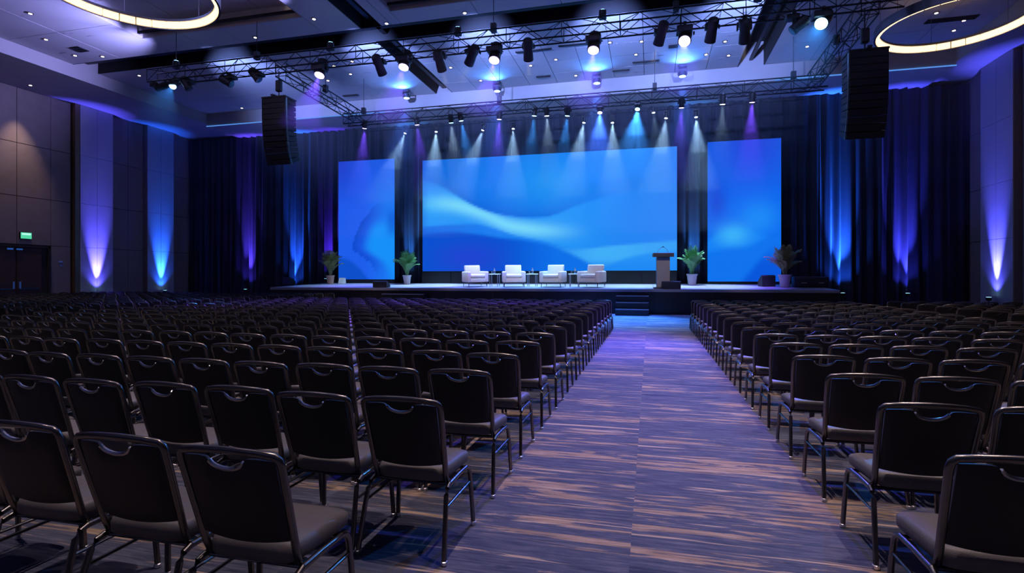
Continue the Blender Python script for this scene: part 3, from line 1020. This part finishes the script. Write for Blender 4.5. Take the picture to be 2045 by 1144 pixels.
# rows of downlights that light the seats and the aisle
for yy in (3.4, 7.4, 11.4, 15.4):
    for xx in (-22.5, -11.9, -7.0, -1.0, 3.6, 8.5):
        o = thing('ceiling_downlight', (xx, yy, ZC if not (-20.4 < xx < -12.8 or -9.4 < xx < 3.2) or yy < 8 else ZC + .55), 'small round recessed downlight glowing in the pale ceiling', 'downlight', 'recessed ceiling downlights')
        put('trim_ring', dl_body, o)
        put('lens', dl_lens, o)
        spot('lamp', (0, 0, -.08), (0, 0, -1), (1.0, .78, .76), 1250, 62, .8, .07, o)

# small dark vents and hooks on the ceiling
for i, (x, y, w_, ln_) in enumerate([(1065, 100, .12, 1.6), (1150, 88, .12, 1.5), (1290, 122, .12, 1.2), (1240, 140, .15, .8), (1085, 152, .2, .7), (1345, 92, .3, .4), (700, 190, .2, .9), (560, 232, .1, 1.6), (1900, 38, .35, 1.7), (158, 98, .5, .5)]):
    p = at(x, y, z=ZC)
    if in_slot(p) or p.x < SX0 + 1:
        continue
    o = thing('ceiling_vent', (p.x, p.y, ZC), f'dark slotted ceiling vent, {ORD[i]} counted across the pale ceiling', 'vent', 'dark vents in the ceiling')
    MB().box(-ln_ / 2, ln_ / 2, -w_ / 2, w_ / 2, -.03, -.002).build('frame', M['black'], o)
    for k in range(3):
        yk = -w_ / 2 + w_ * (k + .5) / 3
        MB().box(-ln_ / 2 + .02, ln_ / 2 - .02, yk - .012, yk + .012, -.045, -.03).build('slat', M['truss'], o)

# ------------------------------------------------------------------ floor uplights
def uplight(loc, h, wall_dir, col, power, label, size=31, tilt=.18):
    o = thing('stand_uplight', loc, label, 'uplight', 'coloured uplights along walls and drapes')
    MB().lathe([(.2, 0), (.2, .02), (.03, .04)], 14).build('base', M['black'], o)
    MB().tube([(0, 0, .03), (0, 0, h - .12)], .02, 8).build('pole', M['black'], o)
    MB().lathe([(.07, h - .14), (.1, h - .1), (.11, h), (.1, h + .01)], 14).build('can', M['black'], o, True)
    MB().lathe([(.09, h + .005), (.09, h + .012)], 12).build('lens', M['lens_blue'], o)
    a = Vector(wall_dir) * tilt + Vector((0, 0, 1))
    spot('lamp', (0, 0, h + .04), Vector(wall_dir) * (.13 if size > 30 else .17) + Vector((0, 0, 1)), col, power * 5, size, 1.0, .04, o)
    spot('flood_lamp', (0, 0, h + .04), a, col, power * .11, 90, 1.0, .04, o)


uplight((XL + .62, 23.65, 0), .8, (-1, 0, 0), (.09, .08, 1.0), 2200, 'violet uplight below the pale pilaster nearest the double door')
uplight((XL + .62, 27.75, 0), .8, (-1, 0, 0), (.015, .11, 1.0), 2200, 'blue uplight below the pale pilaster beside the drapes')
uplight((XR - .62, 27.5, 0), .75, (1, 0, 0), (.08, .085, 1.0), 2200, 'violet-blue uplight below the pale pilaster on the podium side')
for i, (x, c, pw) in enumerate([(490, (.11, .06, 1), 3000), (583, (.02, .13, 1), 4500), (650, (.10, .03, 1), 3000), (1683, (.02, .14, 1), 7000), (1813, (.06, .07, 1), 3500)]):
    p = at(x, 585, Y=29.6)
    h = .85 if not (ST_X0 < p.x < ST_X1) else .0
    if ST_X0 - .3 < p.x < ST_X1 + .3:
        o = None
        base_z = dz(p.y)
        uplight((p.x, p.y, base_z), .25, (0, 1, 0), c, pw * .5, f'{ORD[i]} coloured uplight against the drapes from the armchair side', 27)
    else:
        uplight((p.x, p.y, 0), .85, (0, 1, 0), c, pw, f'{ORD[i]} coloured uplight against the drapes from the armchair side', 27)
for x, nm in ((812, 'pale blue uplight behind the potted palm beside the narrow screen'), (1385, 'blue uplight behind the potted palm next to the podium')):
    p = at(x, 560, Y=29.62)
    uplight((p.x, p.y, dz(p.y)), .22, (0, 1, 0), (.05, .3, 1.0), 900, nm, 27)

# ------------------------------------------------------------------ stage furniture


def on_deck(o, rz=0.0):
    """stand a thing square on the gently raked deck"""
    o.rotation_euler = (Matrix.Rotation(math.atan(.036), 3, 'X') @ Matrix.Rotation(rz, 3, 'Z')).to_euler()
    return o


def armchair(px, facing, label):
    p = at(px, 570, Y=25.9)
    o = thing('armchair', (p.x, 25.9, dz(25.9) + .004), label, 'armchair', 'cream armchairs on the stage', facing)
    on_deck(o, facing)
    L_ = M['leather']
    # local: front is -y
    MB().rbox(-.52, .52, -.44, .44, .24, .46, .03).build('base', L_, o, True)
    MB().rbox(-.37, .37, -.47, .28, .46, .62, .05, 3).build('seat_cushion', L_, o, True)
    for sx in (-1, 1):
        MB().rbox(min(sx * .37, sx * .56), max(sx * .37, sx * .56), -.46, .42, .24, .76, .045, 3).build('arm', L_, o, True)
    bk = MB().rbox(-.40, .40, .26, .48, .46, 1.06, .05, 3)
    bk.v = [(x, y + max(0, z - .5) * .16, z) for x, y, z in bk.v]
    bk.build('backrest', L_, o, True)
    for sx in (-.46, .46):
        for sy in (-.38, .38):
            MB().tube([(sx, sy, .25), (sx * 1.04, sy * 1.04, .01)], [.022, .016], 8).build('leg', M['tube'], o)
    return p


armchair(949, math.radians(38), 'cream leather armchair at the far end from the podium')
armchair(1026, math.radians(17), 'second cream leather armchair, between the first two side tables')
armchair(1105, math.radians(-8), 'third cream leather armchair, one seat away from the podium end')
armchair(1182, math.radians(-20), 'cream leather armchair closest to the podium')


def side_table(px, label, items):
    y0 = 26.1
    p = at(px, 570, Y=y0)
    z0 = dz(y0) + .002
    o = thing('side_table', (p.x, y0, z0), label, 'side table', 'chrome side tables between the armchairs')
    on_deck(o)
    MB().rbox(-.26, .26, -.24, .24, .60, .635, .008, 1).build('tabletop', M['paper'], o)
    for sx in (-.2, .2):
        for sy in (-.17, .17):
            MB().tube([(sx, sy, .6), (sx, sy, .012)], .016, 8).build('leg', M['chrome'], o)
    zt = z0 + .640
    bt = thing('water_bottle', (p.x + items * .02, y0 - .05, zt), 'small clear water bottle on the ' + label, 'bottle', 'bottles on the side tables')
    MB().lathe([(.045, 0), (.05, .02), (.05, .17), (.02, .22), (.02, .25)], 12).build('body', M['glass'], bt, True)
    MB().lathe([(.023, .25), (.023, .28)], 10).build('cap', M['paper'], bt)
    gl = MB().lathe([(.035, 0), (.042, .12), (.039, .12), (.033, .01)], 12).build('water_glass', M['glass'], None, True, loc=(p.x - .13, y0 - .02, zt))
    tag(gl, 'drinking glass on the ' + label, 'glass', 'glasses on the side tables')


side_table(988, 'first small side table, beside the farthest armchair'.replace('farthest', 'end'), 0)
side_table(1063, 'second small side table, between the middle armchairs', 1)
side_table(1147, 'third small side table, beside the podium-end armchair', 2)

# lectern
p = at(1324, 574, Y=25.15)
o = thing('lectern', (p.x, 25.15, dz(25.15)), 'tall grey lectern with dark slanted top at the head of the aisle', 'lectern')
on_deck(o, math.radians(4))
MB().rbox(-.42, .42, -.28, .34, .012, .05, .01, 1).build('base_plate', M['podium_top'], o)
MB().rbox(-.28, .28, -.16, .26, .05, 1.40, .012, 1).build('column', M['podium'], o)
tp = MB().rbox(-.44, .44, -.32, .36, 1.40, 1.58, .012, 1)
tp.v = [(x, y, z - (.06 * (y + .3) if z > 1.5 else 0)) for x, y, z in tp.v]
tp.build('top', M['podium_top'], o)
for sx in (-1, 1):
    mc = MB().tube([(sx * .26, .1, 1.54), (sx * .22, .12, 1.66), (sx * .10, .08, 1.80), (sx * .03, .02, 1.84)], .008, 6).build('microphone_stem', M['chrome'], o, True)
    MB().lathe([(.004, -.04), (.018, -.03), (.018, .03), (.004, .04)], 8, (sx * .015, 0, 1.845), (sx * .9, .3, -.3)).build('microphone_tip', M['black'], mc, True)


def wedge(px, py, Y, w_, h_, label, rot=0, d_=.4):
    p = at(px, py, Y=Y)
    o = thing('floor_monitor', (p.x, Y, dz(Y) + .012), label, 'loudspeaker', 'floor monitors on the stage edge', rot)
    on_deck(o, rot)
    MB().prism([(-d_ / 2, 0), (d_ / 2, 0), (d_ / 2, h_ * .45), (-d_ / 2 + .1, h_), (-d_ / 2, h_ * .9)], -w_ / 2, w_ / 2).build('cabinet', M['cabinet'], o)
    MB().prism([(d_ / 2 + .002, h_ * .08), (d_ / 2 + .012, h_ * .08), (d_ / 2 + .012, h_ * .4), (d_ / 2 + .002, h_ * .4)], -w_ / 2 + .03, w_ / 2 - .03).build('grille', M['grille'], o)
    return o


wedge(762, 570, 24.85, .75, .32, 'black wedge floor monitor at the stage edge below the narrow armchair-side screen')
wedge(1340, 575, 24.75, .80, .34, 'black wedge floor monitor in front of the lectern')
wedge(1531, 568, 27.2, .62, .52, 'black upright floor monitor below the podium-side narrow screen', .3)
wedge(578, 563, 27.4, .58, .42, 'black floor monitor at the dark armchair-side end of the stage', -.3)
p = at(683, 560, Y=28.6)
o = thing('lit_placard', (p.x, 28.6, dz(28.6) + .01), 'small cream slanted box on the stage under the narrow armchair-side screen', 'placard')
MB().prism([(-.16, 0), (.16, 0), (.12, .32), (-.02, .34)], -.17, .17).build('body', M['paper'], o)
MB().box(-.2, .2, -.2, .2, -.008, .0).build('base', M['black'], o)
for i, (x, w_) in enumerate(((1602, .75), (1636, .62))):
    p = at(x, 575, Y=26.6)
    o = thing('equipment_case', (p.x, 26.6, dz(26.6) + .01), ['dark equipment case on stage beside the tall potted palm', 'dark equipment case at the podium-side end of the stage'][i], 'case')
    on_deck(o)
    MB().rbox(-w_ / 2, w_ / 2, -.3, .3, .0, .46, .04, 2).build('body', M['case'], o, True)
    MB().rbox(-w_ / 2 - .005, w_ / 2 + .005, -.305, .305, .30, .33, .008, 1).build('lid_edge', M['truss'], o)
    MB().tube([(-.1, -.31, .2), (-.08, -.34, .2), (.08, -.34, .2), (.1, -.31, .2)], .01, 6).build('handle', M['chrome'], o)


# potted palms
def palm(px, Y, h, pot_m, leaf_m, pot_h, spread, label, seed, nf=34):
    r = random.Random(seed)
    p = at(px, 565, Y=Y)
    o = thing('potted_palm', (p.x, Y, dz(Y) + .008), label, 'plant', 'potted palms on the stage')
    on_deck(o)
    R = pot_h * .47
    MB().lathe([(R * .68, 0), (R * .72, .02), (R * .96, pot_h * .86), (R * 1.05, pot_h * .88), (R * 1.05, pot_h), (R * .92, pot_h), (R * .88, pot_h * .92)], 24).build('pot', pot_m, o, True)
    MB().lathe([(R * .87, pot_h * .88), (R * .87, pot_h * .93)], 20).build('soil', M['soil'], o)
    for k in range(nf):
        a = 2 * PI * k / nf * 2.4 + r.uniform(-.3, .3)
        lean = r.uniform(.08, .9)
        ln_ = (h - pot_h) * r.uniform(.75, 1.08) * (1.0 if lean < .7 else .86)
        dirx = Vector((math.cos(a), math.sin(a), 0))
        pts = []
        for i in range(9):
            t = i / 8
            out = spread * lean * (t ** 1.7)
            up = ln_ * (t - .42 * lean * t * t * t)
            pts.append(Vector((0, 0, pot_h * .9)) + dirx * (R * .25 + out) + Vector((0, 0, up)))
        mb = MB().tube(pts, [.014 - .010 * i / 8 for i in range(9)], 4)
        for i in range(20):
            t = .28 + .72 * i / 19
            f = t * 8
            j = min(7, int(f))
            c = pts[j].lerp(pts[j + 1], f - j)
            tg = (pts[j + 1] - pts[j]).normalized()
            sd = tg.cross(Vector((0, 0, 1)))
            sd = sd.normalized() if sd.length > .05 else Vector((-dirx.y, dirx.x, 0))
            ll = .36 * math.sin(PI * min(1, .18 + .74 * (i / 19))) * r.uniform(.8, 1.15)
            for s in (-1, 1):
                tip = c + sd * s * ll * .72 + tg * ll * .62 + Vector((0, 0, -.10 * ll - .04))
                md = c.lerp(tip, .45) + Vector((0, 0, .03))
                wv = tg * .017
                mb.add([c - wv * .4, c + wv * .4, md + wv, tip, md - wv], [(0, 1, 2, 4), (2, 3, 4)])
        mb.build('frond', leaf_m, o)


palm(660, 28.35, 2.15, M['pot_clay'], M['leaf_olive'], .50, .85, 'olive potted palm in terracotta pot at armchair-side end of the stage', 1)
palm(813, 28.4, 2.10, M['pot_white'], M['leaf'], .50, .75, 'green potted palm in white pot between narrow and wide screens, armchair side', 2)
palm(1382, 28.4, 2.05, M['pot_white'], M['leaf'], .54, .72, 'bushy green potted palm in white pot just behind the lectern', 3)
palm(1567, 26.6, 2.05, M['pot_white'], M['leaf_olive'], .56, .85, 'tall spiky potted palm in pale pot at the podium-side end of the stage', 4)

# ------------------------------------------------------------------ banquet chairs
TOPZ = .90


def back_y(z):
    return .135 - (z - .46) * .30


def chair_parts(det):
    """meshes of one chair; local origin on the floor under the rear feet, facing +y. det 2 = near, 1 = mid, 0 = far"""
    P = []
    n = (5, 6, 8)[det]
    # seat cushion
    mb = MB()
    k = (12, 16, 32)[det]

    def se(a, sx, sy, e_=.28):
        c, s = math.cos(a), math.sin(a)
        return sx * math.copysign(abs(c) ** e_, c), sy * math.copysign(abs(s) ** e_, s)
    prof = [(.405, .94), (.415, .99), (.455, 1.0), (.478, .965), (.488, .88), (.494, .5)] if det else [(.405, .96), (.46, 1.0), (.485, .9)]
    vs, fs = [], []
    for z, s in prof:
        for i in range(k):
            x, y = se(2 * PI * (i + .5) / k, .228 * s, .218 * s)
            vs.append((x * (1 + .06 * (y / .22)), .335 + y, z - (.012 if y > .15 * s and z > .47 else 0)))
    for j in range(len(prof) - 1):
        for i in range(k):
            a, b_ = j * k + i, j * k + (i + 1) % k
            fs.append((a, b_, b_ + k, a + k))
    fs.append(tuple(reversed(range(k))))
    fs.append(tuple(range((len(prof) - 1) * k, len(prof) * k)))
    mb.add(vs, fs)
    P.append(('seat', mb.mesh('seat', M['fabric'], det > 0, 50), None))
    # padded back with the scooped hand grip
    nx, nz_ = ((8, 2), (12, 3), (28, 7))[det]
    hw = .213

    def ztop(x):
        g = .082
        dip = .046 * math.sqrt(max(0, 1 - (x / g) ** 2)) if abs(x) < g else 0
        return .868 + .012 * (1 - (x / hw) ** 2) - (dip + .010 if abs(x) < g else .010 * math.exp(-(abs(x) - g) / .02))

    def zbot(x):
        return .512 - .018 * (1 - (x / hw) ** 2)
    vs, fs = [], []
    for side in (0, 1):
        for j in range(nz_ + 1):
            t = j / nz_
            for i in range(nx + 1):
                x = hw * (2 * i / nx - 1)
                z = zbot(x) + (ztop(x) - zbot(x)) * t
                ex = min(1, (1 - abs(x) / hw) / .16)
                ez = min(1, min(t, 1 - t) / .14)
                puff = math.sqrt(max(0, ex * ez)) if det else (1 if 0 < i < nx and 0 < j < nz_ else 0)
                y = back_y(z) - .03 * (1 - (x / hw) ** 2) * 0.6
                y += (-.006 - .012 * puff) if side == 0 else (.008 + .026 * puff)
                xx = x * (1 - .03 * (1 - t))
                vs.append((xx, y, z))
    s = (nx + 1) * (nz_ + 1)
    for j in range(nz_):
        for i in range(nx):
            a = j * (nx + 1) + i
            fs.append((a, a + 1, a + nx + 2, a + nx + 1))
            fs.append((a + s + nx + 1, a + s + nx + 2, a + s + 1, a + s))
    for i in range(nx):
        fs.append((i, i + s, i + 1 + s, i + 1))
        a = nz_ * (nx + 1) + i
        fs.append((a, a + 1, a + 1 + s, a + s))
    for j in range(nz_):
        a = j * (nx + 1)
        fs.append((a, a + nx + 1, a + nx + 1 + s, a + s))
        a += nx
        fs.append((a, a + s, a + nx + 1 + s, a + nx + 1))
    P.append(('backrest', MB().add(vs, fs).mesh('backrest', M['shell'], det > 0, 55), None))
    # back frame: one bent tube
    half = [(.212, .20, .392), (.216, .155, .408), (.220, back_y(.46) - .002, .465), (.226, back_y(.6), .6), (.232, back_y(.74), .74), (.236, back_y(.845), .845), (.231, back_y(.872), .872),
            (.214, back_y(.887), .887), (.15, back_y(.897) - .008, .897), (.07, back_y(.903) - .014, .903)]
    if det == 0:
        half = [half[0], half[2], half[5], half[7], half[9]]
    full = half + [(0, back_y(.905) - .016, .905)] + [(-x, y, z) for x, y, z in reversed(half)]
    P.append(('back_frame', MB().tube(full, .0175, n, .8, True, (0, 1, .3)).mesh('back_frame', M['tube'], det > 0, 60), None))
    if det == 2:
        arc = [(x, back_y(ztop(x)) - .02, ztop(x) + .001) for x in np.linspace(-.08, .08, 13)]
        P.append(('hand_grip', MB().tube(arc, .009, 6).mesh('hand_grip', M['grip'], True), None))
    # legs
    for sx in (-1, 1):
        rear = [(sx * .262, .0, .012), (sx * .250, .055, .25), (sx * .243, .085, .350), (sx * .240, .110, .380), (sx * .238, .150, .392)]
        frnt = [(sx * .262, .515, .012), (sx * .250, .503, .25), (sx * .243, .497, .345), (sx * .241, .478, .376), (sx * .239, .440, .390)]
        if det == 0:
            rear, frnt = [rear[0], rear[2], rear[4]], [frnt[0], frnt[2], frnt[4]]
        for q in (rear, frnt):
            g = None
            if det == 2:
                x, y, z = q[0]
                g = MB().lathe([(.015, 0.001), (.0185, .004), (.0185, .022), (.015, .024)], 8, (x, y, 0)).mesh('foot_glide', M['chrome'])
            P.append(('leg', MB().tube(q, .0150, n, 1).mesh('leg', M['tube'], det > 0, 60), g))
        rail = MB().tube([rear[-1], (sx * .238, .30, .394), frnt[-1]], .0150, n)
        if det == 2:
            P.append(('side_rail', rail.mesh('side_rail', M['tube'], True, 60), None))
            P.append(('stretcher', MB().tube([(sx * .247, .064, .285), (sx * .248, .502, .285)], .0085, 6).mesh('stretcher', M['tube'], True, 60), None))
        else:
            P.append(('side_rail', rail.mesh('side_rail', M['tube'], det > 0, 60), None))
    if det == 2:
        for y_, z_ in ((.16, .39), (.44, .388)):
            P.append(('cross_bar', MB().tube([(-.24, y_, z_), (.24, y_, z_)], .011, 6).mesh('cross_bar', M['tube'], True, 60), None))
    return P


near_parts, mid_parts, far_parts = chair_parts(2), chair_parts(1), chair_parts(0)


def joined(parts, name):
    bm = bmesh.new()
    mats = []
    me = bpy.data.meshes.new(name)
    for nm, pm, _ in parts:
        mt = pm.materials[0]
        if mt not in mats:
            mats.append(mt)
        i0 = len(bm.faces)
        bm.from_mesh(pm)
        bm.faces.ensure_lookup_table()
        for f in bm.faces[i0:]:
            f.material_index = mats.index(mt)
    bm.to_mesh(me)
    bm.free()
    for mt in mats:
        me.materials.append(mt)
    return me


far_mesh = joined(mid_parts, 'banquet_chair')
low_mesh = joined(far_parts, 'banquet_chair_low')

PITCH, ROW = .556, .922
seats = []                                           # (x, y, rz, block, row, column)
R_ = random.Random(5)


def add(x, y, blk, row, col):
    seats.append((x + R_.uniform(-.003, .003), y + R_.uniform(-.025, .025), R_.uniform(-.012, .012), blk, row, col))


for col, (x, y) in enumerate([(-1.62, 1.80), (-2.22, 1.84), (-2.86, 1.90), (-3.46, 1.94)]):
    add(x, y, 'A', 0, col)
for r_ in range(16):
    for c_ in range(20):
        add(-1.36 - PITCH * c_, 2.83 + ROW * r_, 'A', r_ + 1, c_)
for r_ in range(17):
    for c_ in range(8):
        add((1.36 if r_ == 0 else 1.455) + PITCH * c_, 2.46 + ROW * r_, 'B', r_, c_)
for r_ in range(21):
    for c_ in range(24):
        add(-13.75 - PITCH * c_, 3.0 + ROW * r_, 'C', r_, c_)
for r_ in range(17):
    for c_ in range(12):
        add(6.85 + PITCH * c_, 3.1 + ROW * r_, 'D', r_, c_)
rank = []
for s_ in seats:
    q = project((s_[0], s_[1] + .2, .7))
    if q is None:
        continue
    hx, hy_ = 300 / q[2] + 20, 420 / q[2]
    vis = -hx * .7 < q[0] < 2045 + hx * .7 and q[1] < 1144 + hy_
    near = -500 < q[0] < 2545
    if near:
        rank.append((q[2] if vis else q[2] + 1000, vis, s_))
rank.sort(key=lambda t: t[0])
BLK = {'A': 'armchair-side block', 'B': 'podium-side block', 'C': 'double-door block', 'D': 'outer podium-side block'}
N_NEAR, N_MID, N_ALL = 72, 180, 300
rest = []
for i, (d_, vis, (x, y, rz, blk, row, col)) in enumerate(rank):
    if i >= N_ALL or not vis:
        rest.append((x, y, rz))
        continue
    lab = f'black banquet chair, {ORD[col]} from the {"centre" if blk in "AB" else "side"} aisle, {ORD[row]} row from camera, {BLK[blk]}'
    if i < N_MID:
        o = thing('banquet_chair', (x, y, 0), lab, 'chair', 'banquet chairs set out in rows', rz)
        for nm, me, sub in (near_parts if i < N_NEAR else mid_parts):
            c = put(nm, me, o)
            if sub is not None:
                put('foot_glide', sub, c)
    else:
        o = put('banquet_chair', far_mesh, None, (x, y, 0), (0, 0, rz))
        tag(o, lab, 'chair', 'banquet chairs set out in rows')
# all the chairs past the three hundred nearest: one mass
lv = np.array([v.co[:] for v in low_mesh.vertices])
lf_ = [tuple(p.vertices) for p in low_mesh.polygons]
lm = [p.material_index for p in low_mesh.polygons]
vs_all, fs_all, ms_all = [], [], []
for k, (x, y, rz) in enumerate(rest):
    c, s = math.cos(rz), math.sin(rz)
    vv = lv @ np.array([[c, s, 0], [-s, c, 0], [0, 0, 1]]) + np.array([x, y, 0])
    o_ = len(lv) * k
    vs_all.append(vv)
    fs_all += [tuple(i + o_ for i in f) for f in lf_]
    ms_all += lm
me = bpy.data.meshes.new('distant_chairs')
me.from_pydata(np.vstack(vs_all).tolist(), [], fs_all)
for mt in low_mesh.materials:
    me.materials.append(mt)
me.polygons.foreach_set('material_index', ms_all)
me.update()
tag(put('distant_seating', me), 'dense mass of black chairs filling the distant rows of the hall', 'chairs', None, 'stuff')

# ------------------------------------------------------------------ haze in the lamp beams
def haze_mat(name, dens):
    m = bpy.data.materials.new(name)
    m.use_nodes = True
    nt = m.node_tree
    nt.nodes.remove(nt.nodes['Principled BSDF'])
    vsn = nt.nodes.new('ShaderNodeVolumeScatter')
    vsn.inputs['Color'].default_value = (1, 1, 1, 1)
    vsn.inputs['Density'].default_value = dens
    vsn.inputs['Anisotropy'].default_value = 0.0
    nt.links.new(vsn.outputs[0], nt.nodes['Material Output'].inputs['Volume'])
    return m


# thickest under the lamps, thinning out towards the deck
layers = [(7.7, 10.3, .024), (5.8, 7.69, .012), (3.8, 5.79, .004)]
for k, (z0, z1, dn) in enumerate(layers):
    hz = MB().box(-29.5, 14.2, 23.2, 29.45, z0, z1).build('haze', haze_mat('stage_haze', dn))
    tag(hz, f'thin theatrical haze in the lamp beams above the stage, {ORD[k]} layer down from the rear truss', 'haze', 'haze above the stage', 'stuff')
hz2 = MB().box(-20.0, 8.5, 16.6, 18.6, 7.0, 9.3).build('haze', haze_mat('front_haze', .014))
tag(hz2, 'thin theatrical haze under the violet lamps of the front truss', 'haze', None, 'stuff')
print('chairs', len(rank), 'rest', len(rest), 'downlights', n_dl, 'objects', len(SC.objects))
